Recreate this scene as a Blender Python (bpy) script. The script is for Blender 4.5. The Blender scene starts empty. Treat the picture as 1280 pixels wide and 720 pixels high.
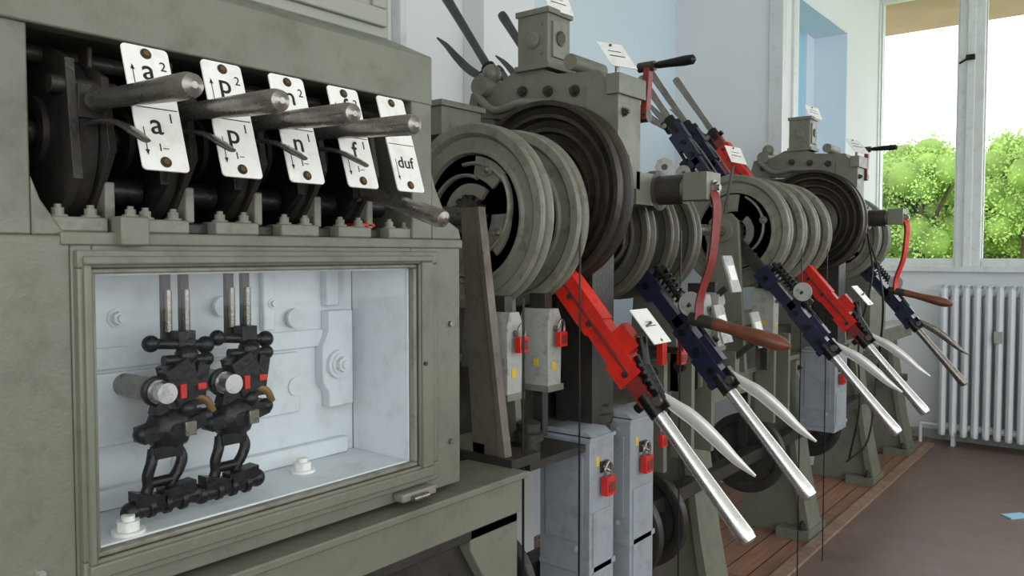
import bpy, math, random
from mathutils import Vector, Matrix
random.seed(7)
sc = bpy.context.scene
try:
    sc.view_settings.view_transform = 'Standard'
except Exception as e:
    print(e)

# ------------------------------------------------------------------ materials
def lin(c):
    return tuple(((v/255)/12.92 if v/255 <= .04045 else ((v/255+.055)/1.055)**2.4) for v in c)
def mat(name, rgb, rough=.5, metal=0., var=.18, scale=9., bump=.15, bscale=120., dirt=None, dirt_amt=.5):
    m = bpy.data.materials.new(name); m.use_nodes = True
    nt = m.node_tree; N = nt.nodes; L = nt.links
    b = N['Principled BSDF']
    c = lin(rgb)
    tc = N.new('ShaderNodeTexCoord')
    n1 = N.new('ShaderNodeTexNoise'); n1.inputs['Scale'].default_value = scale; n1.inputs['Detail'].default_value = 6
    L.new(tc.outputs['Object'], n1.inputs['Vector'])
    r = N.new('ShaderNodeValToRGB')
    r.color_ramp.elements[0].position = .3; r.color_ramp.elements[1].position = .7
    r.color_ramp.elements[0].color = (*[x*(1-var) for x in c], 1)
    r.color_ramp.elements[1].color = (*[min(1, x*(1+var*.7)) for x in c], 1)
    L.new(n1.outputs['Fac'], r.inputs['Fac'])
    out = r.outputs['Color']
    if dirt:
        n2 = N.new('ShaderNodeTexNoise'); n2.inputs['Scale'].default_value = scale*3.1; n2.inputs['Detail'].default_value = 8
        n2.inputs['Roughness'].default_value = .7
        L.new(tc.outputs['Object'], n2.inputs['Vector'])
        r2 = N.new('ShaderNodeValToRGB'); r2.color_ramp.elements[0].position = .50; r2.color_ramp.elements[1].position = .66
        r2.color_ramp.elements[1].color = (dirt_amt, dirt_amt, dirt_amt, 1)
        L.new(n2.outputs['Fac'], r2.inputs['Fac'])
        mx = N.new('ShaderNodeMixRGB'); mx.inputs[2].default_value = (*lin(dirt), 1)
        L.new(r2.outputs['Color'], mx.inputs[0]); L.new(out, mx.inputs[1]); out = mx.outputs[0]
        mr = N.new('ShaderNodeMapRange'); mr.inputs['From Min'].default_value=.3; mr.inputs['From Max'].default_value=.7
        mr.inputs['To Min'].default_value=max(.08,rough-.10); mr.inputs['To Max'].default_value=rough+.16
        L.new(n2.outputs['Fac'], mr.inputs['Value']); L.new(mr.outputs['Result'], b.inputs['Roughness'])
    L.new(out, b.inputs['Base Color'])
    if not dirt: b.inputs['Roughness'].default_value = rough
    b.inputs['Metallic'].default_value = metal
    if bump > 0:
        n3 = N.new('ShaderNodeTexNoise'); n3.inputs['Scale'].default_value = bscale; n3.inputs['Detail'].default_value = 3
        L.new(tc.outputs['Object'], n3.inputs['Vector'])
        bp = N.new('ShaderNodeBump'); bp.inputs['Strength'].default_value = bump; bp.inputs['Distance'].default_value = .004
        L.new(n3.outputs['Fac'], bp.inputs['Height']); L.new(bp.outputs['Normal'], b.inputs['Normal'])
    return m

M = {}
M['green'] = mat('paint_greygreen', (112,113,99), .42, 0, .10, 5, .22, 150, (86,84,70), .45)
M['green2'] = mat('paint_greygreen_light', (124,124,111), .42, 0, .12, 7, .22, 130, (86,79,64), .65)
M['web'] = mat('drum_web_dark', (92,89,78), .42, .0, .2, 9, .25, 130, (74,62,49), .7)  # darker tone, mainly for the sunk drum webs
M['upper'] = mat('paint_sage', (150,152,142), .5, 0, .05, 5, .1, 160)
M['dark'] = mat('dark_cast_iron', (58,56,52), .38, .3, .3, 14, .3, 120, (76,62,48), .6)
M['vdark'] = mat('black_iron', (27,27,29), .30, .4, .3, 20, .2, 120, (40,37,34), .5)
M['gun'] = mat('dark_grey_metal', (86,86,86), .35, .6, .2, 20, .1, 120)  # lever use: steel darkened in colour for a backlit look
M['rust'] = mat('oily_iron', (54,49,43), .36, .3, .3, 14, .3, 120, (84,64,48), .55)
M['post'] = mat('brown_grey_steel', (104,97,86), .5, .1, .2, 10, .2, 120, (84,66,50), .6)
M['steel'] = mat('worn_steel', (142,136,130), .26, .85, .15, 12, .1, 160, (110,102,94), .35)
M['silver'] = mat('polished_steel', (214,212,211), .25, .9, .08, 9, .04, 200, (176,170,164), .25)
M['blade'] = mat('polished_blade', (226,224,220), .3, .45, .05, 20, .0, 200)
M['brass'] = mat('brass', (118,92,48), .4, .6, .3, 20, .05)
M['red'] = mat('red_enamel', (206,38,24), .40, 0, .15, 10, .12, 120, (126,34,27), .5)
M['dred'] = mat('dark_red_enamel', (128,40,36), .4, 0, .2, 20, .1, 120, (70,50,45), .6)
M['blue'] = mat('navy_enamel', (32,38,62), .33, .1, .25, 16, .15, 120, (24,24,28), .65)
M['bgrey'] = mat('bluegrey_paint', (150,157,163), .45, 0, .07, 6, .1, 120, (120,120,120), .5)
M['white'] = mat('white_enamel', (238,238,232), .4, 0, .03, 10, .0, 120, (196,184,168), .35)
M['inner'] = mat('white_cabinet_paint', (219,224,227), .45, 0, .04, 6, .06, 90, (186,186,180), .4)
M['lgrey'] = mat('light_grey_paint', (166,168,162), .45, 0, .08, 10, .1, 120, (110,104,94), .6)
M['ink'] = mat('black_ink', (14,14,16), .5, 0, .0, 8, 0)
M['yellow'] = mat('yellow_sticker', (214,184,50), .5, 0, .05, 8, 0)
M['wood'] = mat('handle_wood', (108,62,40), .36, 0, .35, 25, .05, 80)
M['wall'] = mat('wall_plaster_white', (224,227,228), .8, 0, .02, 2, .05, 60)
M['wallblue'] = mat('wall_plaster_blue', (208,223,234), .8, 0, .03, 1.5, .05, 60)
M['jamb'] = mat('niche_jamb', (216,228,238), .8, 0, .02, 1.5, .05, 60)
M['blind'] = mat('niche_blue', (156,208,232), .8, 0, .05, 2, .02, 60)
M['ceil'] = mat('ceiling_paint', (230,230,226), .85, 0, .02, 2, .03, 60)
M['rad'] = mat('radiator_enamel', (216,220,224), .35, 0, .03, 6, .0, 60)
M['frame'] = mat('window_frame_paint', (214,217,216), .45, 0, .05, 6, .05, 60, (180,178,170), .4)
M['eave'] = mat('eave_boards', (158,130,110), .8, 0, .12, 3, .1, 60)
M['lino'] = mat('linoleum', (110,91,83), .42, 0, .14, 2.5, .06, 200, (130,109,99), .35)
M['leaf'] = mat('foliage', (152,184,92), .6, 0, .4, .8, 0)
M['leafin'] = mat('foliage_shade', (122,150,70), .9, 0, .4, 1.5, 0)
M['bark'] = mat('bark', (80,66,50), .9, 0, .3, 3, .3, 10)
M['grass'] = mat('grass', (140,165,90), .9, 0, .4, .3, 0)
M['trimw'] = mat('trim_wood', (144,116,98), .5, 0, .25, 7, .1, 60, (92,72,62), .5)
def plankmat():
    m = bpy.data.materials.new('floor_planks'); m.use_nodes = True
    nt = m.node_tree; N = nt.nodes; L = nt.links; b = N['Principled BSDF']
    tc = N.new('ShaderNodeTexCoord')
    br = N.new('ShaderNodeTexBrick'); br.inputs['Scale'].default_value = 1
    br.inputs['Brick Width'].default_value = 2.2; br.inputs['Row Height'].default_value = .11
    br.inputs['Mortar Size'].default_value = .003
    br.inputs['Color1'].default_value = (*lin((182,132,106)),1); br.inputs['Color2'].default_value = (*lin((154,114,94)),1)
    br.inputs['Mortar'].default_value = (*lin((40,30,24)),1)
    L.new(tc.outputs['Object'], br.inputs['Vector'])
    n = N.new('ShaderNodeTexNoise'); n.inputs['Scale'].default_value = 5; n.inputs['Detail'].default_value = 8
    mp = N.new('ShaderNodeMapping'); mp.inputs['Scale'].default_value = (1, 9, 1)
    L.new(tc.outputs['Object'], mp.inputs['Vector']); L.new(mp.outputs['Vector'], n.inputs['Vector'])
    mx = N.new('ShaderNodeMixRGB'); mx.blend_type = 'MULTIPLY'; mx.inputs[0].default_value = .7
    L.new(br.outputs['Color'], mx.inputs[1]); L.new(n.outputs['Fac'], mx.inputs[2])
    L.new(mx.outputs[0], b.inputs['Base Color'])
    b.inputs['Roughness'].default_value = .5
    return m
M['planks'] = plankmat()
def glassmat():
    m = bpy.data.materials.new('pane_glass'); m.use_nodes = True
    nt = m.node_tree; N = nt.nodes; L = nt.links
    N.remove(N['Principled BSDF'])
    t = N.new('ShaderNodeBsdfTransparent'); t.inputs['Color'].default_value = (.96,.975,.975,1)
    g = N.new('ShaderNodeBsdfGlossy'); g.inputs['Roughness'].default_value = .03
    lw = N.new('ShaderNodeLayerWeight'); lw.inputs['Blend'].default_value=.12
    mt = N.new('ShaderNodeMath'); mt.operation='MULTIPLY_ADD'; mt.inputs[1].default_value=.4; mt.inputs[2].default_value=.03
    L.new(lw.outputs['Fresnel'], mt.inputs[0])
    mx = N.new('ShaderNodeMixShader')
    L.new(mt.outputs[0], mx.inputs[0]); L.new(t.outputs[0], mx.inputs[1]); L.new(g.outputs[0], mx.inputs[2])
    L.new(mx.outputs[0], N['Material Output'].inputs['Surface'])
    return m
M['glass'] = glassmat()

# ------------------------------------------------------------------ builder
def orth(d, ref=None):
    d = Vector(d).normalized()
    r = Vector(ref) if ref is not None else (Vector((0,0,1)) if abs(d.z) < .9 else Vector((1,0,0)))
    a = (r - d*r.dot(d)).normalized()
    return a, d.cross(a).normalized()
def smooth(pts, k=6):
    P = [Vector(p) for p in pts]; P = [P[0]*2-P[1]] + P + [P[-1]*2-P[-2]]
    out = []
    for i in range(1, len(P)-2):
        for j in range(k):
            t = j/k
            a,b,c,d = P[i-1],P[i],P[i+1],P[i+2]
            out.append(.5*((2*b)+(c-a)*t+(2*a-5*b+4*c-d)*t*t+(3*b-a-3*c+d)*t**3))
    out.append(P[-2]); return out
class B:
    def __init__(s): s.v=[]; s.f=[]; s.m=[]; s.mats=[]
    def mi(s, m):
        if m not in s.mats: s.mats.append(m)
        return s.mats.index(m)
    def add(s, vs, fs, m):
        o = len(s.v); k = s.mi(m)
        s.v += [tuple(v) for v in vs]
        for f in fs: s.f.append([i+o for i in f]); s.m.append(k)
    def box(s, x0,x1,y0,y1,z0,z1, m):
        vs = [(x,y,z) for x in (x0,x1) for y in (y0,y1) for z in (z0,z1)]
        s.add(vs, [(0,1,3,2),(4,6,7,5),(0,4,5,1),(2,3,7,6),(0,2,6,4),(1,5,7,3)], m)
    def obox(s, c, ax, ay, az, m):
        c,ax,ay,az = map(Vector,(c,ax,ay,az))
        vs = [c+ax*i+ay*j+az*k for i in (-1,1) for j in (-1,1) for k in (-1,1)]
        s.add(vs, [(0,1,3,2),(4,6,7,5),(0,4,5,1),(2,3,7,6),(0,2,6,4),(1,5,7,3)], m)
    def lathe(s, c, axis, prof, m, n=40, ref=None):
        c = Vector(c); d = Vector(axis).normalized(); a,b = orth(d, ref)
        vs = []
        for r,h in prof:
            r = max(r, 1e-4)
            for i in range(n):
                t = 2*math.pi*i/n
                vs.append(c + d*h + (a*math.cos(t)+b*math.sin(t))*r)
        fs = []
        for k in range(len(prof)-1):
            for i in range(n):
                j = (i+1)%n
                fs.append((k*n+i, k*n+j, (k+1)*n+j, (k+1)*n+i))
        s.add(vs, fs, m)
        s.add(vs[:n], [tuple(range(n))], m); s.add(vs[-n:], [tuple(range(n))[::-1]], m)
    def cyl(s, p0, p1, r0, m, r1=None, n=18, ref=None):
        p0,p1 = Vector(p0),Vector(p1); L=(p1-p0).length
        s.lathe(p0, p1-p0, [(r0,0),(r1 if r1 is not None else r0, L)], m, n, ref)
    def hexb(s, p0, d, r, h, m):
        p0=Vector(p0); d=Vector(d).normalized()
        s.cyl(p0, p0+d*h*.25, r*1.35, m, n=16); s.cyl(p0+d*h*.25, p0+d*h, r, m, n=6); s.cyl(p0+d*h, p0+d*h*1.4, r*.55, m, n=10)
    def tube(s, pts, rad, m, n=10, ref=None, ea=1, eb=1):
        P=[Vector(p) for p in pts]; k=len(P)
        if not hasattr(rad,'__len__'): rad=[rad]*k
        if len(rad)!=k:
            rr=rad; rad=[]
            for i in range(k):
                t=i/(k-1)*(len(rr)-1); a=min(int(t),len(rr)-2); rad.append(rr[a]+(rr[a+1]-rr[a])*(t-a))
        vs=[]; a=None
        for i in range(k):
            t=(P[min(i+1,k-1)]-P[max(i-1,0)]).normalized()
            if ref is not None: a,b=orth(t,ref)
            elif a is None: a,b=orth(t)
            else: a=(a-t*a.dot(t)).normalized(); b=t.cross(a)
            for j in range(n):
                q=2*math.pi*j/n
                vs.append(P[i]+(a*math.cos(q)*ea+b*math.sin(q)*eb)*rad[i])
        fs=[]
        for i in range(k-1):
            for j in range(n):
                jj=(j+1)%n
                fs.append((i*n+j,i*n+jj,(i+1)*n+jj,(i+1)*n+j))
        s.add(vs,fs,m); s.add(vs[:n],[tuple(range(n))],m); s.add(vs[-n:],[tuple(range(n))],m)
    def prism(s, poly, fn, t0, t1, m):
        n=len(poly)
        vs=[fn(a,b,t0) for a,b in poly]+[fn(a,b,t1) for a,b in poly]
        fs=[tuple(range(n)),tuple(range(n,2*n))[::-1]]+[(i,(i+1)%n,n+(i+1)%n,n+i) for i in range(n)]
        s.add(vs,fs,m)
    def yz(s, poly, x0, x1, m): s.prism(poly, lambda a,b,t:(t,a,b), x0, x1, m)
    def xz(s, poly, y0, y1, m): s.prism(poly, lambda a,b,t:(a,t,b), y0, y1, m)
    def sector(s, c, r0,r1,a0,a1,x0,x1,m,n=16):
        out=[(c[0]+r1*math.cos(a0+(a1-a0)*i/n), c[1]+r1*math.sin(a0+(a1-a0)*i/n)) for i in range(n+1)]
        inn=[(c[0]+r0*math.cos(a0+(a1-a0)*i/n), c[1]+r0*math.sin(a0+(a1-a0)*i/n)) for i in range(n+1)]
        vs=[(x,p[0],p[1]) for x in (x0,x1) for L in (out,inn) for p in L]; k=n+1
        fs=[]
        for i in range(n):
            fs+=[(i,i+1,k+i+1,k+i),(2*k+i,2*k+i+1,3*k+i+1,3*k+i),(i,i+1,2*k+i+1,2*k+i),(k+i,k+i+1,3*k+i+1,3*k+i)]
        fs+=[(0,k,3*k,2*k),(n,k+n,3*k+n,2*k+n)]
        s.add(vs,fs,m)
    def ball(s, c, r, m, n=16, sz=1):
        s.lathe(c,(0,0,1),[(r*math.sin(math.pi*i/10), -r*sz*math.cos(math.pi*i/10)) for i in range(11)],m,n)
    def done(s, name, bev=0., ang=38, parent=None):
        me=bpy.data.meshes.new(name); me.from_pydata(s.v,[],s.f)
        for mm in s.mats: me.materials.append(M[mm])
        for p,k in zip(me.polygons,s.m): p.material_index=k
        import bmesh
        bm=bmesh.new(); bm.from_mesh(me); bmesh.ops.recalc_face_normals(bm,faces=bm.faces); bm.to_mesh(me); bm.free()
        for p in me.polygons: p.use_smooth=True
        try: me.set_sharp_from_angle(angle=math.radians(ang))
        except Exception: pass
        o=bpy.data.objects.new(name,me); sc.collection.objects.link(o)
        if bev>0:
            md=o.modifiers.new('bevel','BEVEL'); md.width=bev; md.segments=2; md.limit_method='ANGLE'; md.angle_limit=math.radians(50)
        if parent: o.parent=parent
        return o
def text(body, mtx, size, parent, name='lettering', m='ink', bold=0.0):
    c=bpy.data.curves.new(name,'FONT'); c.body=body; c.size=size; c.align_x='CENTER'; c.align_y='CENTER'
    c.offset=bold; c.extrude=.0003
    c.materials.append(M[m]); o=bpy.data.objects.new(name,c); sc.collection.objects.link(o)
    o.matrix_world=mtx; o.parent=parent
    return o
def frame(o, X, Y, Z):
    X,Y,Z=Vector(X),Vector(Y),Vector(Z)
    return Matrix(((X.x,Y.x,Z.x,o[0]),(X.y,Y.y,Z.y,o[1]),(X.z,Y.z,Z.z,o[2]),(0,0,0,1)))

# ------------------------------------------------------------------ room
XF=6.75; YP=1.674; YB=2.34; CH=3.5
b=B(); b.box(-2.5,XF,-3,1.2,-.1,0,'lino'); b.box(-2.5,XF,1.2,YB,-.1,0,'planks'); b.done('floor')
b=B(); b.box(-2.5,6.5,1.17,1.235,0,.014,'trimw'); b.done('trim_1',.003)
b=B(); b.box(-2.7,XF+.2,-3.2,YB+.2,CH,CH+.15,'ceil'); b.done('ceiling')
b=B(); b.box(-2.7,2.9,YB,YB+.2,0,CH,'wall'); b.box(2.9,4.62,YB,YB+.2,0,CH,'wallblue'); b.done('wall_back')
b=B()
b.box(4.62,4.93,YP,YB+.2,0,CH,'wall'); b.box(5.93,XF,YP,YB+.2,0,CH,'wall')
b.box(4.93,5.93,YP,YB+.2,0,1.3,'wall'); b.box(4.93,5.93,YP,YB+.2,2.96,CH,'wall')
b.box(4.93,5.93,1.93,YB+.2,1.3,2.96,'blind')
b.box(5.922,5.93,YP+.002,1.93,1.3,2.96,'jamb'); b.box(4.93,5.93,YP+.002,1.93,2.952,2.96,'jamb')
b.box(5.76,5.93,1.90,1.93,1.3,2.96,'jamb')
b.done('wall_alcove')
b=B(); b.box(2.62,2.98,YB-.12,YB,0,CH,'wall'); b.box(2.2,2.235,YB-.05,YB,0,CH,'frame'); b.done('trim_2',.004)
b=B(); b.box(4.60,4.66,YP-.02,YP+.06,0,CH,'frame'); b.box(4.80,4.86,YP-.015,YP,0,CH,'frame'); b.box(4.863,4.872,YP-.004,YP,0,CH,'gun'); b.done('trim_3',.004)
b=B(); b.box(XF,XF+.2,-3.2,YP+.9,0,1.31,'wall'); b.box(XF,XF+.2,-3.2,YP+.9,3.42,CH,'wall'); b.box(XF,XF+.2,1.672,YB+.2,1.31,3.42,'wall'); b.done('wall_far')
b=B(); b.box(XF-.02,XF,-3,YP,0,.07,'lgrey'); b.done('baseboard_far',.003)
b=B()
b.box(XF-.06,XF+.12,-3,YP,1.27,1.315,'frame')
for y0,y1 in ((1.662,1.674),(.945,1.11),(-.75,-.585),(-2.4,-2.235)):
    b.box(XF+.0,XF+.12,y0,y1,1.3,3.45,'frame')
    if y1-y0>.1: b.box(XF-.03,XF+.02,(y0+y1)/2-.025,(y0+y1)/2+.025,1.3,3.45,'frame')
for y0,y1 in ((1.11,1.662),(-.585,.945),(-2.235,-.75)):
    b.box(XF+.02,XF+.09,y0,y1,1.31,1.37,'frame'); b.box(XF+.02,XF+.09,y0,y1,3.36,3.42,'frame')
    b.box(XF+.02,XF+.09,y0,y0+.015,1.37,3.36,'frame'); b.box(XF+.05,XF+.09,y1-.008,y1,1.37,3.36,'frame')
b.box(XF-.055,XF-.03,1.0,1.06,2.82,2.86,'vdark'); b.cyl((XF-.06,1.03,2.84),(XF-.06,1.10,2.80),.008,'vdark')
wf=b.done('window_1',.004)
b=B()
for y0,y1 in ((1.11,1.662),(-.585,.945),(-2.235,-.75)): b.add([(XF+.05,y0,1.33),(XF+.05,y1,1.33),(XF+.05,y1,3.4),(XF+.05,y0,3.4)],[(0,1,2,3)],'glass')
b.done('window_pane',parent=wf)
b=B(); b.box(-2.7,XF+.2,-3.2,-3,0,.95,'wall'); b.box(-2.7,XF+.2,-3.2,-3,3.3,CH,'wall')
for x in (-2.7,-.4,1.9,4.2,6.6): b.box(x,x+.15,-3.2,-3,.95,3.3,'wall')
b.done('wall_right')
b=B(); b.box(-2.7,-2.5,-3.2,YB+.2,0,.95,'wall'); b.box(-2.7,-2.5,-3.2,YB+.2,3.3,CH,'wall'); b.box(-2.7,-2.5,1.0,YB+.2,.95,3.3,'wall'); b.box(-2.7,-2.5,-1.1,-.9,.95,3.3,'wall')
b.done('wall_rear')
b=B(); b.box(XF+.2,8.0,-5,4,3.41,3.5,'eave'); b.done('roof_eave')
b=B(); b.box(8.5,90,-60,60,-3.2,-3,'grass'); b.done('meadow')
TB=B(); TV=[];TF=[]
def tree(x,y,top,rad,n):
    b=TB; zc=top-rad
    b.cyl((x,y,-3),(x,y,zc),.28,'bark',.12,12)
    for k in range(5):
        a=random.uniform(0,6.28); b.cyl((x,y,zc-rad*.8),(x+math.cos(a)*rad*.6,y+math.sin(a)*rad*.6,zc+rad*.2),.09,'bark',.03,8)
    cl=[]
    for _ in range(44):
        d=Vector((random.gauss(0,1),random.gauss(0,1),random.gauss(0,1))).normalized()*rad*random.uniform(.3,.78)
        cl.append((x+d.x,y+d.y,zc+d.z*.95,rad*random.uniform(.20,.30)))
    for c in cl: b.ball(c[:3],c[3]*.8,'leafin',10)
    for i in range(n):
        c=random.choice(cl); d=Vector((random.gauss(0,1),random.gauss(0,1),random.gauss(0,1))).normalized()*c[3]*random.uniform(.75,1.25)
        p=Vector(c[:3])+d
        e=Vector((random.gauss(0,1),random.gauss(0,1),random.gauss(0,1))).normalized(); q=orth(e)[0]; w=random.uniform(.03,.075)
        o=len(TV); TV.extend([p-e*w,p+q*w*.6,p+e*w,p-q*w*.6]); TF.append((o,o+1,o+2,o+3))
for t in ((30,6.0,5.7,2.3),(31.5,4.6,4.9,2.1),(31,7.9,5.1,2.2),(30,2.9,5.9,2.3),(32,1.1,6.1,2.5),(33,9.8,4.5,2.0),(33,6.4,3.4,2.2),(33,3.8,3.9,2.2),(31,-1.0,5.2,2.2)): tree(*t,15000)
TB.add(TV,TF,'leaf'); TB.done('leafy_trees')

# radiator
b=B(); y=1.13
while y>-.3:
    for xx in (6.52,6.60):
        b.tube(smooth([(xx,y,.12),(xx,y,.16),(xx,y,1.1),(xx,y,1.15)],4),[.022,.026,.026,.026,.026,.026,.026,.026,.026,.026,.026,.026,.018],'rad',12,ref=(1,0,0),ea=1.35,eb=.95)
    b.box(6.5,6.62,y-.008,y+.008,.14,1.13,'rad')
    for z in (.14,1.12): b.cyl((6.56,y-.036,z),(6.56,y+.036,z),.028,'rad')
    y-=.07
for y in (1.06,.15): b.box(6.53,6.59,y-.012,y+.012,0,.12,'rad')
b.cyl((6.56,1.17,.14),(6.56,1.28,.14),.012,'rad'); b.cyl((6.56,1.28,.14),(6.56,1.28,0),.012,'rad')
b.box(6.475,6.49,.76,.81,.78,.86,'lgrey')
b.done('radiator')
b=B(); b.obox((4.98,.5,.004),(.05,-.04,0),(.022,.026,0),(0,0,.004),'blind'); b.done('paper_scrap')

# ------------------------------------------------------------------ cabinet
b=B(); G='green'; Y0=1.1
b.box(-.35,.462,Y0,1.5,0,1.425,G)
b.box(-.35,.419,Y0+.006,1.5,1.425,1.70,G)
b.xz([(.419,1.425),(.462,1.425),(.450,1.44),(.430,1.47),(.419,1.50)],Y0+.004,1.3,G)
b.box(.462,.49,Y0,1.45,.93,1.415,G); b.box(1.08,1.22,Y0,1.45,.93,1.415,G)
b.box(.49,1.08,Y0,1.45,.93,1.0,G); b.box(.49,1.08,Y0,1.45,1.374,1.415,G)
b.box(.45,1.225,Y0-.004,1.45,1.412,1.43,G)
def ring(b,x0,x1,z0,z1,w,ya,yb,m):
    wl,wr,wb,wt=w
    b.box(x0,x1,ya,yb,z1-wt,z1,m); b.box(x0,x1,ya,yb,z0,z0+wb,m)
    b.box(x0,x0+wl,ya,yb,z0+wb,z1-wt,m); b.box(x1-wr,x1,ya,yb,z0+wb,z1-wt,m)
ring(b,.466,1.142,.955,1.406,(.02,.05,.036,.024),Y0-.012,Y0+.01,G)
ring(b,.472,1.125,.966,1.398,(.010,.030,.02,.012),Y0-.018,Y0+.01,G)
ring(b,.484,1.088,.992,1.381,(.006,.008,.008,.007),Y0-.009,Y0+.004,'green2')
b.cyl((1.19,Y0-.006,1.26),(1.19,Y0,1.26),.006,'steel'); b.cyl((1.19,Y0-.006,1.02),(1.19,Y0,1.02),.006,'steel')
b.cyl((.415,Y0-.006,.99),(.415,Y0,.99),.007,'silver')
b.cyl((1.10,Y0-.022,1.19),(1.10,Y0-.01,1.19),.004,'dark')
b.box(1.03,1.12,Y0-.028,Y0,.935,.951,'green2'); b.cyl((1.05,Y0-.034,.94),(1.09,Y0-.034,.94),.006,'steel')
b.box(.49,1.08,1.27,1.30,1.0,1.374,'inner'); b.box(.48,.4915,Y0+.006,1.27,.99,1.38,'inner'); b.box(1.0785,1.09,Y0+.006,1.27,.99,1.38,'inner')
b.box(.4915,1.0785,Y0+.006,1.27,.99,1.0025,'inner'); b.box(.4915,1.0785,Y0+.006,1.27,1.371,1.38,'inner')
b.box(.5,1.0,1.262,1.27,1.22,1.255,'inner'); b.box(.5,.94,1.258,1.27,1.10,1.215,'inner'); b.box(.5,1.05,1.25,1.27,1.003,1.035,'inner')
b.box(.86,.885,1.256,1.27,1.26,1.371,'inner'); b.box(1.0,1.03,1.25,1.27,1.30,1.371,'inner')
b.xz([(1.0,1.29),(1.06,1.29),(1.06,1.10),(1.0,1.10),(1.0,1.13),(.985,1.15),(.985,1.22),(1.0,1.25)],1.245,1.27,'inner')
b.cyl((1.02,1.245,1.185),(1.02,1.235,1.185),.028,'inner',n=24); b.hexb((1.02,1.235,1.185),(0,-1,0),.016,.014,'inner')
for x,z in ((.93,1.15),(.78,1.31),(.93,1.28),(.52,1.15)): b.cyl((x,1.262,z),(x,1.254,z),.018,'inner',n=24)
for x,z in ((.56,1.05),(.70,1.05),(.60,1.3),(.88,1.31)): b.hexb((x,1.27,z),(0,-1,0),.011,.016,'inner')
for x,y in ((.545,1.13),(.90,1.20)): b.hexb((x,y,1.0025),(0,0,1),.017,.018,'white')
b.box(.40,1.139,1.42,1.45,1.43,1.72,'vdark')
b.box(1.085,1.139,Y0,1.45,1.43,1.70,G)
b.xz([(1.139,1.43),(1.225,1.43),(1.218,1.452),(1.185,1.468),(1.150,1.53),(1.139,1.56)],Y0,1.2,G)
b.yz([(Y0-.002,1.69),(Y0-.002,1.783),(1.2,1.83),(1.45,1.83),(1.45,1.70),(1.13,1.70),(1.13,1.69)],-.35,1.139,G)
b.box(-.35,1.121,1.2,1.5,1.83,2.7,'upper')
ring(b,.1,1.108,1.85,2.6,(.035,.035,.035,.035),1.19,1.2,'upper')
ring(b,.15,1.06,1.90,2.55,(.006,.006,.006,.006),1.194,1.2,'lgrey')
b.box(.43,1.08,1.13,1.40,1.43,1.447,'dark')
for i in range(6):
    x=.47+i*.118
    b.box(x-.03,x+.045,1.105,1.15,1.43,1.450,'green2'); b.hexb((x-.012,1.125,1.450),(0,0,1),.009,.012,'green2'); b.hexb((x+.03,1.125,1.450),(0,0,1),.009,.012,'green2')
    b.box(x+.048,x+.062,1.12,1.2,1.447,1.50,'green2')
    b.box(x+.046,x+.054,1.16,1.40,1.447,1.69,'dark')
b.box(.44,1.08,1.30,1.33,1.62,1.645,'dark'); b.cyl((.43,1.2,1.675),(1.085,1.2,1.675),.012,'dark')
b.box(.52,.56,Y0-.02,Y0+.02,1.412,1.452,'green'); b.hexb((.54,Y0-.005,1.452),(0,0,1),.008,.01,'green')
b.box(.97,1.01,1.12,1.16,1.45,1.458,'red')
b.box(-.35,1.39,1.07,1.22,.83,.918,G); b.box(-.35,1.4,1.06,1.235,.905,.92,G); b.box(-.35,1.40,1.09,1.3,.80,.83,'dark')
b.prism([(1.24,.83),(1.40,.83),(1.40,.62),(1.44,.0),(1.34,.0),(1.32,.55),(1.29,.70),(1.24,.78)],lambda a,c,t:(a,t,c),1.09,1.15,G)
b.box(1.0,1.30,1.12,1.4,.70,.80,'dark'); b.box(.9,1.3,1.3,1.5,.0,.9,'dark')
b.box(.463,.9,1.15,1.5,.0,.83,'dark')
cab=b.done('interlocking_cabinet',.0028)
b=B(); b.add([(.49,Y0+.005,1.0),(1.08,Y0+.005,1.0),(1.08,Y0+.005,1.374),(.49,Y0+.005,1.374)],[(0,1,2,3)],'glass'); b.done('glass_pane',parent=cab)

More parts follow.
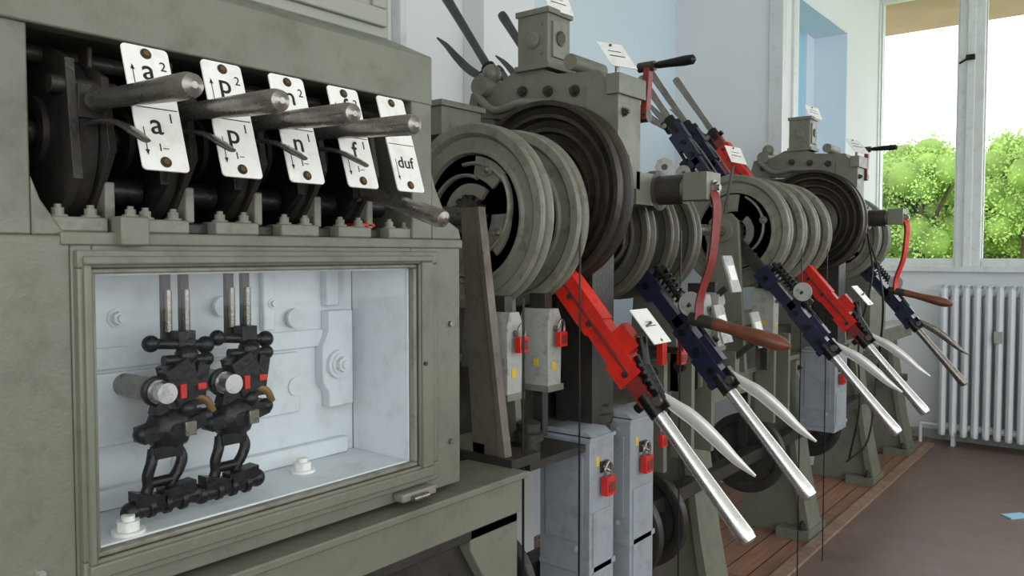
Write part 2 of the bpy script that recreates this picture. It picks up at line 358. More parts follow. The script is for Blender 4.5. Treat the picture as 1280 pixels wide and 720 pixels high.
def lockmech(x):
    b=B(); V='vdark'
    for dx in (.006,.036):
        b.box(x+dx-.007,x+dx+.007,1.19,1.20,1.255,1.371,'dark'); b.cyl((x+dx,1.186,1.28),(x+dx,1.186,1.345),.0055,'steel')
    b.cyl((x-.034,1.165,1.266),(x+.055,1.165,1.257),.008,V); b.ball((x-.034,1.165,1.266),.013,V); b.ball((x+.055,1.165,1.257),.014,V)
    b.obox((x+.02,1.17,1.27),(.014,0,.0),(0,.014,0),(0,0,.012),V)
    b.cyl((x-.02,1.155,1.240),(x+.05,1.155,1.236),.008,V); b.ball((x+.02,1.16,1.243),.018,V); b.ball((x+.05,1.155,1.236),.012,V)
    b.cyl((x-.03,1.257,1.195),(x-.03,1.15,1.195),.018,'steel',n=24); b.cyl((x-.03,1.15,1.195),(x-.03,1.125,1.195),.0155,'silver',n=24)
    b.lathe((x-.03,1.165,1.195),(0,-1,0),[(.019,0),(.023,.002),(.023,.010),(.019,.012)],V,24)
    b.obox((x+.010,1.165,1.205),(.020,0,.008),(0,.02,0),(-.008,0,.030),V)
    b.obox((x+.038,1.165,1.20),(.010,0,.0),(0,.018,0),(.006,0,.034),V)
    b.obox((x-.004,1.15,1.225),(.018,0,.01),(0,.012,0),(-.004,0,.008),V)
    b.obox((x+.004,1.144,1.192),(.005,0,0),(0,.004,0),(0,0,.011),'red'); b.obox((x+.036,1.146,1.196),(.007,0,0),(0,.004,0),(0,0,.005),'red')
    b.tube(smooth([(x+.02,1.150,1.182),(x+.045,1.148,1.172),(x+.056,1.148,1.152)],4),.0045,'brass',ref=(0,1,0),ea=.6,eb=1.5)
    b.lathe((x-.01,1.18,1.135),(0,-1,0),[(.028,0),(.034,.006),(.034,.03),(.026,.04),(.012,.044)],V,8)
    b.obox((x-.035,1.16,1.135),(.022,0,.004),(0,.018,0),(0,0,.011),V); b.obox((x+.028,1.16,1.140),(.022,0,.006),(0,.016,0),(0,0,.011),V)
    b.ball((x-.055,1.155,1.134),.013,V); b.ball((x+.047,1.155,1.146),.013,V); b.ball((x+.014,1.15,1.163),.014,V)
    b.obox((x+.008,1.132,1.136),(.009,0,0),(0,.004,0),(0,0,.011),'steel')
    b.obox((x-.010,1.16,1.168),(.024,0,-.004),(0,.012,0),(.004,0,.012),V)
    c=x-.020
    for sx in (-1,1):
        b.tube(smooth([(c+sx*.018,1.155,1.108),(c+sx*.024,1.15,1.090),(c+sx*.024-.006,1.15,1.072),(c+sx*.018-.012,1.15,1.054),(c+sx*.026-.014,1.15,1.035)]),.0085,V)
    b.obox((c,1.15,1.104),(.022,0,0),(0,.009,0),(0,0,.009),V); b.cyl((c-.03,1.15,1.060),(c+.010,1.15,1.060),.008,V)
    b.obox((x-.052,1.145,1.038),(.024,0,-.006),(0,.013,0),(0,0,.010),V); b.obox((x-.008,1.145,1.042),(.026,0,.003),(0,.013,0),(0,0,.010),V)
    b.cyl((x-.078,1.145,1.026),(x+.020,1.145,1.031),.013,V); b.ball((x-.078,1.145,1.026),.015,V); b.ball((x+.020,1.145,1.031),.015,V)
    for q in (-.055,-.03,-.005): b.cyl((x+q,1.145,1.027),(x+q+.008,1.145,1.0275),.016,V,n=14)
    b.done('lock_mechanism',.001)
lockmech(.635); lockmech(.745)

U=Vector((0,.055,.17)).normalized(); Nn=Vector((1,0,0)).cross(U)
labels=[('a','2','a','1'),('p','2','p','1'),('n','2','n','1'),('f','2','f','1'),('','','duf','')]
plx=[.513,.626,.738,.850,.958]
for i in range(5):
    x=.497+i*.118; b=B()
    b.yz([(1.10,1.50),(1.12,1.66),(1.20,1.69),(1.36,1.66),(1.38,1.45),(1.16,1.45)],x-.028,x-.016,'dark' if i==0 else 'vdark')
    b.yz([(1.09,1.54),(1.11,1.64),(1.18,1.67),(1.30,1.60),(1.30,1.46),(1.15,1.46)],x+.014,x+.024,'dark')
    b.sector((1.24,1.56),.06,.125,1.2,5.2,x-.012,x+.012,'dark')
    b.sector((1.22,1.57),.03,.05,0,6.28,x-.036,x-.024,'dark',20)
    b.cyl((x-.05,1.22,1.57),(x+.06,1.22,1.57),.018,'dark'); b.cyl((x-.045,1.13,1.625),(x+.04,1.13,1.625),.012,'dark')
    b.cyl((x+.04,1.16,1.49),(x+.085,1.16,1.49),.02,'vdark')
    if i<4:
        a=Vector((x,1.10,1.604)); e=Vector((x,.852,1.593))
    else:
        a=Vector((x,1.11,1.515)); e=Vector((x,.905,1.457))
    d=(e-a).normalized(); L=(e-a).length
    b.cyl(a-d*.10,a,.011,'dark'); b.obox(a-d*.04,(.016,0,0),d*.03,orth(d)[0]*.022,'dark')
    b.lathe(a,d,[(.008,0),(.0145,.004),(.0155,.016),(.0130,.03),(.0128,.06),(.0155,L-.05),(.0160,L-.015),(.0135,L-.004),(.004,L)],'steel',28)
    q=a+Vector((0,0,-.032))
    if i<4: b.tube(smooth([q-d*.05,q+d*.02+Vector((0,0,.004)),q+d*.07+Vector((0,0,-.002)),q+d*.11+Vector((0,0,-.016)),q+d*.135+Vector((0,0,-.026))]),[.004,.006,.0065,.007,.005],'steel',8,ref=(1,0,0),ea=1.3,eb=.6)
    px=plx[i]; top=Vector((px,1.06,1.678)); W=.064; H=.178
    def pt(s,t,n=0): return top+Vector((s,0,0))-U*t+Nn*n
    poly=[]
    for cx,cy,a0 in ((W-.006,.006,-90),(W-.006,H-.006,0),(.006,H-.006,90),(.006,.006,180)):
        for k in range(4):
            t=math.radians(a0+k*30); poly.append((cx+.006*math.cos(t),cy+.006*math.sin(t)))
    b.prism(poly,lambda s_,t_,n_:pt(s_,t_,n_),-.0015,.0015,'white')
    for t_ in (.011,H-.012):
        p=pt(W/2,t_,.0015); b.cyl(p,p+Nn*.0012,.0075,'rust',n=16); b.cyl(p,p+Nn*.003,.004,'brass',n=12)
    p=pt(W/2,.09,.0018); b.obox(p,(W*.46,0,0),U*.0007,Nn*.0004,'ink')
    for t0,s in ((.038,1),(.125,-1)):
        if i==4 and s==1: continue
        p=pt(.010,t0+.012,.0018); b.obox(p,(.0006,0,0),U*.019,Nn*.0004,'ink')
        tip=pt(.010,t0+.012-s*.021,.0019); b.add([tip,tip-U*s*.008+Vector((.003,0,0)),tip-U*s*.008-Vector((.003,0,0))],[(0,1,2)],'ink')
    b.obox(pt(.032,.06,-.014),(.008,0,0),U*.01,Nn*.014,'dark')
    o=b.done('block_lever',.0008)
    t1,s1,t2,s2=labels[i]
    if t1:
        text(t1,frame(pt(.031,.036,.002),(1,0,0),U,Nn),.042,o,bold=.0003); text(s1,frame(pt(.053,.027,.002),(1,0,0),U,Nn),.019,o)
        text(t2,frame(pt(.028,.114,.002),(1,0,0),U,Nn),.042,o,bold=.0003); text(s2,frame(pt(.050,.103,.002),(1,0,0),U,Nn),.019,o)
        text('1\u2013',frame(pt(.032,.146,.002),(1,0,0),U,Nn),.015,o)
    else:
        text(t2,frame(pt(.032,.125,.002),(1,0,0),U,Nn),.030,o,bold=.0002)

# ------------------------------------------------------------------ lever frame
LF=bpy.data.objects.new('lever_frame',None); sc.collection.objects.link(LF)
AY,AZ=1.338,1.495
def drum(x, R=.235, az=AZ, rot=0., m='green2', w=.044, web='web'):
    b=B(); s=R/.238
    b.lathe((x,AY,az),(1,0,0),[(r*s,h) for r,h in [(.02,.018),(.165,.018),(.165,w-.010),(.02,w-.010)]],web,64)
    prof=[(.158,.026),(.159,.010),(.163,.003),(.170,.003),(.175,.010),(.202,.010),(.206,.003),(.212,-.003),(.233,-.003),(.238,.001),(.238,.009),(.232,.014),(.220,.018),(.220,w-.016),(.232,w-.012),(.238,w-.007),(.238,w),(.232,w+.003),(.20,w),(.158,w-.012)]
    b.lathe((x,AY,az),(1,0,0),[(r*s,h) for r,h in prof],m,80)
    C=(AY,az)
    def rib(a0,a1,r0,r1,t=.006):
        n=24; pts=[]
        for k in range(n+1):
            a=a0+(a1-a0)*k/n; r=(r0+(r1-r0)*k/n)*s
            pts.append(Vector((x+.012,AY+math.cos(a)*r,az+math.sin(a)*r)))
        b.tube(pts,t,m,8,ref=(1,0,0),ea=1.7,eb=.9)
    rib(rot,rot+2.4,.150,.10); rib(rot+3.0,rot+5.4,.145,.085,.007); rib(rot+2.0,rot+3.3,.135,.14)
    b.sector(C,.085*s,.155*s,rot+5.2,rot+6.1,x+.006,x+.020,m); b.sector(C,.10*s,.155*s,rot+2.3,rot+3.0,x+.008,x+.020,m)
    b.sector(C,.055*s,.085*s,rot+.4,rot+2.9,x+.006,x+.020,m,20)
    b.sector(C,.07*s,.13*s,rot+3.7,rot+4.6,x+.010,x+.020,m)
    for a,r in ((rot-.6,.125),(rot+.9,.135),(rot+2.65,.13),(rot+4.15,.105)):
        p=Vector((x+.012,AY+math.cos(a)*r*s,az+math.sin(a)*r*s)); b.cyl(p,p-Vector((.014,0,0)),.015,m,n=16); b.hexb(p-Vector((.014,0,0)),(-1,0,0),.009,.008,'steel')
    b.cyl((x-.02,AY,az),(x+w+.01,AY,az),.03,'dark',n=24)
    for k in range(14):
        a=k*math.pi/7; c=Vector((0,math.cos(a),math.sin(a))); t=Vector((0,-math.sin(a),math.cos(a)))
        b.obox(Vector((x+.004,AY,az))+c*.048,(.008,0,0),c*.008,t*.005,'rust')
    b.lathe((x-.006,AY,az),(1,0,0),[(.028,0),(.045,0),(.045,.016),(.028,.016)],'rust',30)
    b.lathe((x+w*.5-.001,AY,az),(1,0,0),[(.218*s,-.003),(.224*s,-.002),(.224*s,.002),(.218*s,.003)],'vdark',64)
    b.done('cable_drum',parent=LF)
for i,x in enumerate((1.515,1.668,2.08,2.23,2.39,3.17,3.34,3.51,3.68,4.55,4.75)):
    if i in (2,3,4): drum(x,R=.205,rot=-.6+i*.5,m='web',web='dark',az=AZ-.035)
    else: drum(x,rot=-.6+i*.5)

def lever(x, ang, col, tag=None, shade='silver', spring=True, ln=.995, oval=True, hs=1.):
    dr=Vector((0,math.cos(ang),math.sin(ang))); pr=Vector((0,math.sin(ang),-math.cos(ang)))
    O=Vector((x,AY,AZ)); X=Vector((1,0,0))
    def P(r,s=0,dx=0): return O+dr*r+pr*s+X*dx
    b=B()
    b.lathe(P(0,0,-.012),X,[(.02,0),(.05,0),(.05,.024),(.02,.024)],'dark',24)
    b.obox(P(.13),dr*.13,pr*.022,X*.011,'dark')
    if col=='red':
        b.obox(P(.37,.004),dr*.165,pr*.031,X*.020,'red')
        b.obox(P(.30,.004),dr*.075,pr*.036,X*.023,'red'); b.obox(P(.505,.0),dr*.035,pr*.036,X*.024,'red')
        b.obox(P(.45,.052,.002),dr*.035,pr*.020,X*.018,'red'); b.obox(P(.37,.005,-.022),dr*.15,pr*.004,X*.003,'dred')
        for r in (.27,.36,.52): b.cyl(P(r,0,-.03),P(r,0,.03),.008,'dark',n=10)
        b.cyl(P(.47,.085),P(.56,.03),.013,'vdark'); b.cyl(P(.50,.05,.0),P(.62,.03,.0),.016,'vdark')
        for r in (.52,.54,.56,.58): b.cyl(P(r,.045-(r-.5)*.16),P(r+.008,.043-(r-.5)*.16),.021,'vdark',n=14)
        b.obox(P(.565,.0),dr*.045,pr*.022,X*.018,'dred')
    else:
        c=col if col in M else 'vdark'
        b.obox(P(.33),dr*.12,pr*.020,X*.014,c); b.obox(P(.25),dr*.04,pr*.034,X*.02,c); b.obox(P(.47,.0),dr*.06,pr*.028,X*.018,c)
        b.obox(P(.52,.03),dr*.045,pr*.018,X*.016,c); b.obox(P(.40,.03),dr*.02,pr*.04,X*.014,c); b.obox(P(.56,-.005),dr*.05,pr*.03,X*.02,c)
        for r in (.25,.43,.50,.57): b.cyl(P(r,0,-.028),P(r,0,.028),.011,'vdark',n=12)
        if oval:
            b.lathe(P(.385,.078,-.03),X,[(.036,0),(.036,.004)],'lgrey',28)
            b.cyl(P(.385,.078,-.032),P(.385,.03,.0),.006,'dark',n=8)
    if spring:
        pts=[]; r0,r1=.25,.42; s0=.055
        for k in range(150):
            t=k/149; a=t*2*math.pi*10; pts.append(P(r0+(r1-r0)*t,s0)+pr*.018*math.cos(a)+X*.018*math.sin(a))
        b.tube(pts,.0042,'vdark',6); b.cyl(P(.22,s0),P(.52,s0*.8),.008,'vdark',n=10)
        b.cyl(P(.415,s0),P(.435,s0),.024,'vdark'); b.cyl(P(.235,s0),P(.25,s0),.024,'vdark')
    b.cyl(P(.585,0),P(.645,0),.024,'vdark'); b.obox(P(.615,.025),dr*.03,pr*.018,X*.013,'vdark'); b.cyl(P(.62,.028,-.026),P(.62,.028,.026),.012,'steel')
    b.cyl(P(.60,-.04,-.005),P(.60,.04,-.005),.012,'vdark')
    b.lathe(P(.63),dr,[(.017*hs,0),(.0175*hs,.04),(.0165*hs,.1),(.020*hs,ln-.63-.08),(.0225*hs,ln-.63-.02),(.020*hs,ln-.63-.005),(.008*hs,ln-.63)],shade,28)
    b.tube(smooth([P(.60,.03),P(.65,.048),P(.70,.068),P(.77,.084),P(.83,.094),P(.885,.110)],6),[.010*hs,.014*hs,.0165*hs,.0165*hs,.014*hs,.010*hs,.003],'blade' if shade=='silver' else shade,12,ref=pr,ea=1.15,eb=.42)
    b.tube(smooth([P(.26,-.03,.02),P(.45,-.03,.024),P(.60,-.01,.02)]),.005,'steel',8)
    if tag:
        c=P(.465,.122)
        b.obox(c,dr*.052,X*.042,pr*.0015,'white'); b.obox(P(.465,.11,-.02),dr*.003,X*.003,pr*.03,'steel')
        b.cyl(c+dr*.044+pr*.001,c+dr*.044+pr*.003,.004,'brass',n=10); b.obox(c+pr*.002,dr*.0012,X*.026,pr*.0003,'ink'); b.obox(c+pr*.002-dr*.012,dr*.001,X*.014,pr*.0003,'ink')
    b.done('signal_lever',.0012)
DN=math.atan2(-.749,-.656); UP=math.atan2(.814,.582)
lever(1.735,DN,'red',tag=True,spring=False)
lever(2.16,DN,'blue')
lever(3.13,DN,'blue'); lever(3.61,DN,'red',tag=True,spring=False)
lever(3.78,UP,'red',spring=False,shade='steel',hs=.85); lever(3.49,UP,'blue',shade='steel',hs=.85); lever(3.32,UP,'blue',shade='steel',ln=.9,hs=.85)
lever(2.04,UP,'dark',shade='gun',oval=False,hs=.8); lever(2.36,UP,'dark',shade='gun',oval=False,hs=.8)  # backlit darkness of these two raised levers is put into their colours
lever(4.62,DN+.02,'blue',shade='steel')

# ------------------------------------------------------------------ crank units
def plate(b,c,ax,az):
    ax,az=Vector(ax),Vector(az); nn=az.cross(ax).normalized(); c=Vector(c)
    b.obox(c,ax,nn*.0015,az,'white')
    if nn.x>0: nn=-nn
    b.obox(c+nn*.002+az*.3,ax*.5,nn*.0003,az*.03,'ink'); b.obox(c+nn*.002-az*.1,ax*.6,nn*.0003,az*.04,'ink'); b.cyl(c+az*.8,c+az*.8+nn*.003,.004,'brass',n=10)
def unit(o):
    b=B(); G='green'; x0=1.845+o; x1=1.965+o; wy,wz=1.296,1.565
    prof=[(.02,0),(.05,0),(.06,.02),(.12,.045),(.135,.03),(.145,.03),(.15,.042),(.165,.04),(.17,.022),(.18,.022),(.186,.036),(.20,.032),(.206,.012),(.216,.012),(.222,.026),(.234,.02),(.238,.0),(.25,.0),(.252,.006),(.252,.022),(.238,.03),(.238,.06),(.252,.066),(.252,.08),(.02,.08)]
    b.lathe((1.755+o,wy,wz),(1,0,0),prof,'rust',72)
    b.lathe((1.745+o,wy,wz),(1,0,0),[(.02,0),(.06,0),(.06,.04),(.02,.04)],'dark',30)
    for k in range(6):
        a=k*1.047; b.hexb((1.745+o,wy+math.cos(a)*.04,wz+math.sin(a)*.04),(-1,0,0),.007,.006,'steel')
    b.box(x0,x1,1.10,1.20,1.58,1.87,G); b.yz([(1.13,1.85),(1.16,1.895),(1.30,1.905),(1.36,1.93),(1.46,1.93),(1.52,1.90),(1.62,1.89),(1.64,1.82),(1.5,1.80),(1.2,1.80)],x0+.006,x1-.006,G)
    b.box(x0-.012,x1+.012,1.09,1.13,1.825,1.878,G); b.yz([(1.54,1.83),(1.63,1.83),(1.60,.92),(1.45,.92)],x0+.012,x1-.012,G)
    b.box(x0+.02,x1-.02,1.21,1.53,1.0,1.79,'dark'); b.box(x0+.004,x1-.004,1.18,1.30,.92,1.5,'dark')
    for y,z in ((1.24,1.85),(1.16,1.68),(1.33,1.86),(1.42,1.87),(1.57,1.85)): b.hexb((x0+.004,y,z),(-1,0,0),.012,.014,'dark')
    for z in (1.78,1.66): b.hexb((x0+.03,1.10,z),(0,-1,0),.010,.012,'dark')
    b.cyl((x0-.03,1.56,1.90),(x1+.04,1.56,1.90),.03,G); b.cyl((x0-.02,1.24,1.925),(x1+.02,1.24,1.925),.022,G); b.ball((x0+.02,1.55,1.94),.03,G)
    b.tube(smooth([(x0-.02,1.58,1.88),(x0-.03,1.50,1.82),(x0-.03,1.40,1.83),(x0-.02,1.30,1.82)]),.012,G)
    b.box(x0-.01,x0+.12,1.32,1.44,1.925,1.94,G); b.box(x0,x0+.11,1.33,1.435,1.94,2.085,G); b.box(x0-.006,x0+.116,1.322,1.44,2.08,2.095,G)
    b.box(x0+.02,x0+.09,1.324,1.33,1.96,2.06,'green2'); b.lathe((x0+.055,1.324,2.015),(0,-1,0),[(.018,0),(.022,.004),(.015,.006)],'dark',20)
    b.lathe((x0-.001,1.38,2.01),(-1,0,0),[(.02,0),(.024,.004),(.016,.006)],G,20)
    for z in (1.97,2.05): b.cyl((x0,1.35,z),(x0-.004,1.35,z),.005,'steel',n=8)
    plate(b,(x0+.05,1.33,2.118),(.026,-.026,-.010),(-.004,.010,.030))
    plate(b,(x0+.0,1.105,1.925),(.012,-.032,-.008),(.002,.026,.036)); b.cyl((x0+.01,1.11,1.87),(x0+.004,1.105,1.91),.006,'steel')
    cx=x1+.03
    b.cyl((x1-.02,1.15,1.785),(cx+.03,1.15,1.785),.022,G); b.cyl((cx,1.2,1.785),(cx,1.09,1.785),.017,'dark')
    b.obox((cx+.004,1.10,1.85),(.012,0,0),(0,.009,0),(.01,0,.075),'dred'); b.cyl((cx+.014,1.13,1.925),(cx+.014,1.08,1.925),.014,'dark')
    b.lathe((cx+.014,1.08,1.925),(0,-1,0),[(.006,0),(.010,.01),(.011,.04),(.014,.09),(.013,.115),(.004,.122)],'vdark',18)
    X=2.08+o; Z=1.584
    b.obox((x1+.05,1.14,Z),(.07,0,0),(0,.04,0),(0,0,.045),G); b.cyl((X,1.2,Z),(X,1.02,Z),.042,'dark',n=28)
    b.lathe((X,1.13,Z),(0,-1,0),[(.04,0),(.058,.004),(.058,.03),(.04,.034)],'dark',28)
    b.cyl((X,1.03,Z),(X,.94,Z),.035,G,n=24); b.obox((X,.97,Z+.004),(.045,0,0),(0,.035,0),(0,0,.038),G); b.hexb((X,.935,Z),(0,-1,0),.016,.014,'steel')
    arm=smooth([(X,.945,Z),(X-.004,.925,Z-.04),(X-.004,.925,Z-.10),(X-.008,.935,Z-.20),(X-.012,.965,Z-.30),(X-.014,.970,Z-.365)],6)
    b.tube(arm,[.024,.020,.019,.018,.017,.020],'dred' if o==0 else 'red',4,ref=(1,0,0),ea=1.1,eb=.7)
    b.cyl((X-.014,.995,Z-.362),(X-.014,.925,Z-.374),.018,'dark',n=18)
    h=Vector((X-.014,.94,Z-.370)); d=Vector((0.01,-.225,-.055)); L=d.length
    b.lathe(h,d,[(.008,0),(.016,.006),(.018,.03),(.016,.06),(.018,.1),(.022,.15),(.0225,.19),(.018,L-.02),(.006,L)],'wood',24)
    b.done('crank_winch',.002)
unit(0); unit(2.25)

# ------------------------------------------------------------------ bed frame
b=B()
b.box(1.45,6.2,1.28,1.40,.83,.915,G); b.box(1.45,6.2,1.265,1.41,.91,.93,G); b.box(1.45,6.2,1.52,1.60,.83,.92,G); b.box(1.5,6.2,1.3,1.36,.50,.55,'dark')
b.cyl((1.36,AY,AZ),(4.95,AY,AZ),.022,'steel',n=20)
for x in (2.9,4.02,5.2,6.1):
    b.yz([(1.26,0),(1.26,.03),(1.30,.05),(1.36,.45),(1.40,.84),(1.56,.84),(1.58,.45),(1.62,.05),(1.66,.03),(1.66,0)],x-.05,x+.05,G)
    b.yz([(1.25,.05),(1.30,.30),(1.38,.84),(1.41,.84),(1.33,.30),(1.29,.05)],x-.09,x+.09,G); b.box(x-.13,x+.13,1.24,1.40,0,.05,G)
    for dx in (-.10,.10): b.hexb((x+dx,1.28,.05),(0,0,1),.016,.03,'dark')
b.yz([(1.215,1.51),(1.262,1.51),(1.258,1.42),(1.225,.93),(1.135,.93),(1.145,1.0)],1.404,1.414,'post')
b.yz([(1.125,.935),(1.135,1.0),(1.205,1.51),(1.217,1.51),(1.150,1.0),(1.148,.935)],1.40,1.425,'post')
b.box(1.392,1.5,1.10,1.27,.915,.938,'dark'); b.box(1.404,1.5,1.19,1.3,.93,.96,G)
for x in (1.60,2.02,2.5,3.08,3.9,4.45,5.0):
    b.yz([(AY-.06,AZ+.04),(AY-.03,AZ+.07),(AY+.03,AZ+.07),(AY+.06,AZ+.04),(AY+.1,.93),(AY-.1,.93)],x-.012,x+.012,'green')
    b.cyl((x-.03,AY,AZ),(x+.03,AY,AZ),.045,'green',n=24)
b.box(1.45,2.9,1.34,1.5,.93,1.10,'dark'); b.box(2.95,4.9,1.34,1.5,.93,1.06,'dark')
b.box(4.85,5.2,1.22,1.5,.93,1.2,G)
b.box(1.45,4.9,1.50,1.58,1.05,1.12,G)
b.box(1.50,1.83,1.60,1.66,.93,1.80,G); b.box(1.56,1.72,1.47,1.60,1.72,1.80,'green2'); b.box(1.55,1.73,1.46,1.61,1.795,1.81,'green2')
for x in (1.58,2.3,2.55,2.75,3.3,3.5,3.75,4.3,4.6):
    b.box(x-.03,x+.03,1.255,1.28,.84,.905,'green2'); b.hexb((x,1.255,.872),(0,-1,0),.010,.012,'dark')
for x in (2.30,2.50,2.66,3.27,3.44):
    b.box(x-.012,x+.012,1.19,1.27,.70,1.06,'green'); b.cyl((x-.03,1.23,1.02),(x+.03,1.23,1.02),.02,'dark')
for x in (2.20,2.34,3.00): b.box(x,x+.03,1.15,1.17,1.06,1.13,'red'); b.box(x+.005,x+.025,1.17,1.30,1.08,1.10,'dark')
# indicator disc and number plate on stems above the bearings
b.cyl((2.5,1.33,1.55),(2.5,1.31,1.68),.006,'dark',n=8); b.lathe((2.492,1.30,1.70),(-1,-.6,.1),[(.034,0),(.034,.003)],'lgrey',8); b.lathe((2.489,1.298,1.70),(-1,-.6,.1),[(.010,0),(.010,.004)],'dark',14)
b.cyl((3.08,1.34,1.55),(3.10,1.31,1.76),.006,'dark',n=8); plate(b,(3.10,1.30,1.80),(.022,-.024,-.006),(-.002,.014,.034))
b.done('bed_and_legs',.003,parent=LF)

for i,(x,y) in enumerate(((1.47,1.175),(1.635,1.175),(2.56,1.18),(2.72,1.2),(3.16,1.16))):
    b=B(); z1=1.262; z0=1.055
    b.xz([(x,z0),(x+.055,z0),(x+.06,z1-.03),(x+.045,z1),(x+.01,z1),(x,z1-.03)],y,y+.09,'lgrey')
    b.box(x-.004,x+.064,y-.004,y+.094,z0-.004,z0+.012,'green2'); b.box(x+.015,x+.045,y+.02,y+.07,z1,1.30,'dark')
    b.box(x+.016,x+.032,y-.002,y,z0+.05,z0+.072,'yellow'); b.box(x-.0015,x,y+.03,y+.046,z0+.06,z0+.078,'yellow')
    b.cyl((x+.028,y+.002,z1-.05),(x+.028,y-.01,z1-.05),.008,'steel')
    b.box(x+.018,x+.042,y+.03,y+.06,.93,z0,'dark')
    b.done('wire_guide_box',.002,parent=LF)

def padlock(x,y,z,s=1.,parent=None):
    b=B()
    b.box(x-.016*s,x+.016*s,y-.008*s,y+.008*s,z-.038*s,z,'red'); b.box(x-.012*s,x+.012*s,y-.0095*s,y+.0095*s,z-.031*s,z-.008*s,'dred')
    b.tube(smooth([(x-.012*s,y,z-.004),(x-.012*s,y,z+.018*s),(x,y,z+.030*s),(x+.012*s,y,z+.018*s),(x+.012*s,y,z-.004)]),.0032*s,'steel',8)
    b.done('padlock',.0015,parent=parent)
padlock(1.50,1.155,1.205,1.,LF); padlock(1.665,1.155,1.205,1.,LF); padlock(2.27,1.12,1.10,1.1,LF)

def wbox(x0,x1,z0,z1,y0=1.12,y1=1.28):
    b=B(); c='bgrey'
    b.box(x0,x1,y0,y1,z0,z1,c); b.yz([(y0,z1),(y0+.02,z1+.014),(y1-.02,z1+.014),(y1,z1)],x0+.01,x1-.01,c)
    b.box(x0-.005,x1+.005,y0-.005,y1-.002,z1-.01,z1,c)
    b.box(x0-.004,x0,y0+.02,y1-.02,z1-.28,z1-.05,c); b.box(x0+.015,x1-.015,y0-.004,y0,z0+.04,z1-.20,c)
    b.box(x0-.006,x1+.006,y0-.004,y1-.002,z1-.36,z1-.345,c)
    b.box(x0+.05,x0+.085,y0-.006,y0,z1-.10,z1-.07,'dark'); b.tube(smooth([(x0+.05,y0-.01,z1-.08),(x0+.07,y0-.02,z1-.095),(x0+.088,y0-.01,z1-.08)]),.004,'steel',8)
    b.hexb((x0,y0+.04,z1-.03),(-1,0,0),.007,.008,'lgrey'); b.hexb((x0,y0+.04,z1-.30),(-1,0,0),.007,.008,'lgrey')
    b.box(x0+.03,x0+.045,y0-.0015,y0,z1-.08,z1-.055,'yellow')
    o=b.done('wire_tensioner_box',.003)
    padlock(x0+.068,y0-.016,z1-.110,1.3,o)
wbox(1.745,1.865,.36,.92); wbox(1.955,2.09,.36,.935); wbox(3.86,4.05,.56,.945)
padlock(2.15,1.12,.86,1.,LF)
b=B()
for x,y in ((1.60,1.21),(1.92,1.2)):
    b.lathe((x,y,.90),(0,0,1),[(.03,0),(.03,.03),(.038,.032),(.038,.05),(.03,.055),(.03,.075),(.012,.085),(.004,.09)],'dark',20)
    b.box(x-.012,x+.012,y,y+.08,.90,.92,'dark')
b.box(1.5,1.74,1.13,1.29,.885,.905,'dark')
b.done('oil_cup',parent=LF)

for i,(x,z) in enumerate(((1.62,.50),(2.32,.46),(2.50,.46),(3.47,.5),(4.3,.5))):
    b=B()
    b.lathe((x,1.40,z),(1,0,0),[(r*.9,h) for r,h in [(.02,0),(.04,0),(.045,.012),(.15,.014),(.16,.004),(.19,.0),(.2,.004),(.19,.016),(.19,.024),(.2,.036),(.19,.04),(.16,.036),(.045,.03),(.02,.04)]],'dark',48)
    b.cyl((x-.03,1.40,z),(x+.07,1.40,z),.022,'dark')
    for k in range(5):
        a=k*1.256; c=Vector((0,math.cos(a),math.sin(a))); t=Vector((0,-math.sin(a),math.cos(a)))
        b.obox(Vector((x+.012,1.40,z))+c*.09,(.006,0,0),c*.05,t*.010,'dark')
    b.box(x-.02,x-.008,1.38,1.42,z-.02,.83,'dark')
    b.done('guide_pulley',parent=LF)
b=B()
for x in (1.69,2.25,3.36,3.70):
    b.cyl((x,AY-.222,AZ-.02),(x,AY-.222,.0),.0026,'vdark',n=6)
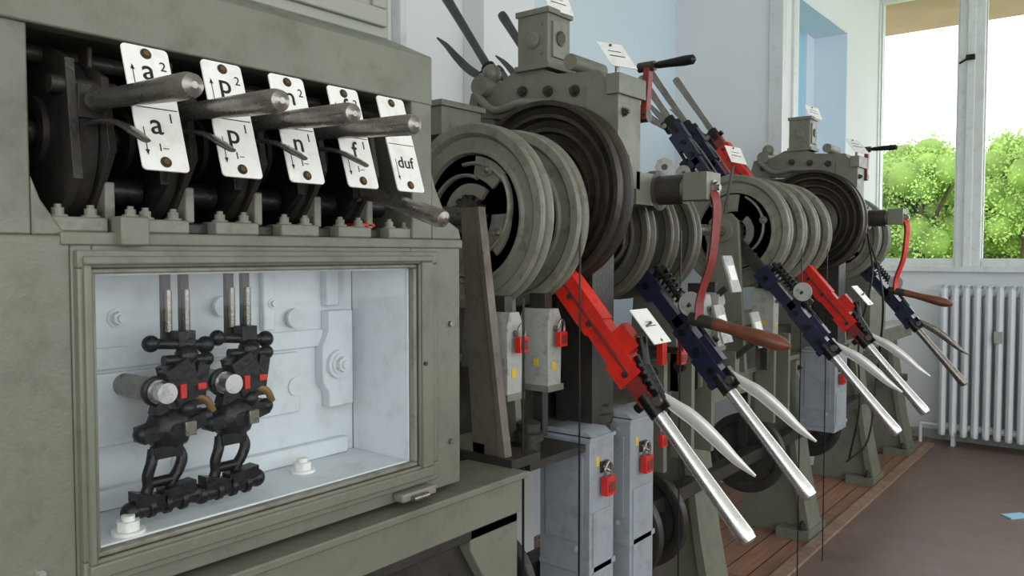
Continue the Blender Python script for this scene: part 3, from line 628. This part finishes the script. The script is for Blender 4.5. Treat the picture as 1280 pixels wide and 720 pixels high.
b.cyl((1.46,1.12,1.30),(1.46,1.12,.0),.003,'vdark',n=6)
b.tube(smooth([(4.1,1.05,1.5),(4.0,1.0,1.3),(3.95,1.04,1.0),(3.9,1.02,.7),(3.86,1.05,.45)]),.005,'vdark',8)
b.tube(smooth([(4.15,1.06,1.5),(4.12,.98,1.2),(4.2,1.02,.8),(4.1,1.03,.5),(4.0,1.1,.4)]),.005,'vdark',8)
b.done('signal_wire',parent=LF)

for i,(x,y,z) in enumerate(((2.74,1.16,1.33),(2.9,1.12,1.12),(2.62,1.14,1.16))):
    b=B(); b.obox((x,y,z),(.04,0,0),(0,.02,.065),(0,.004,-.0012),'lgrey'); b.obox((x+.0,y-.004,z+.004),(.028,0,0),(0,.008,.026),(0,.001,-.001),'white')
    b.cyl((x,y+.02,z-.05),(x,y+.10,z-.12),.012,'dark'); b.box(x-.02,x+.02,y+.08,y+.2,.93,z-.09,'green')
    b.done('label_holder',.001,parent=LF)

# ------------------------------------------------------------------ light & camera
w=bpy.data.worlds.new('sky'); sc.world=w; w.use_nodes=True
bg=w.node_tree.nodes['Background']; bg.inputs[0].default_value=(.95,.975,1,1); bg.inputs[1].default_value=3.1
def portal(loc,rot,sx,sy):
    l=bpy.data.lights.new('window_portal','AREA'); l.shape='RECTANGLE'; l.size=sx; l.size_y=sy
    l.cycles.is_portal=True
    o=bpy.data.objects.new('window_portal',l); o.location=loc; o.rotation_euler=rot; sc.collection.objects.link(o)
portal((2,-3.1,2.1),(math.radians(90),0,0),9,2.4)
portal((-2.6,-1,2.1),(math.radians(90),0,math.radians(-90)),4.2,2.4)
portal((XF+.15,-.6,2.35),(math.radians(90),0,math.radians(90)),4.4,2.1)
cam=bpy.data.cameras.new('camera'); co=bpy.data.objects.new('camera',cam); sc.collection.objects.link(co)
cam.sensor_width=36; cam.lens=28.1; cam.clip_start=.05; cam.clip_end=500
co.location=(0,0,1.4); co.rotation_euler=(math.radians(90-2.4),0,math.radians(-51.7))
sc.camera=co
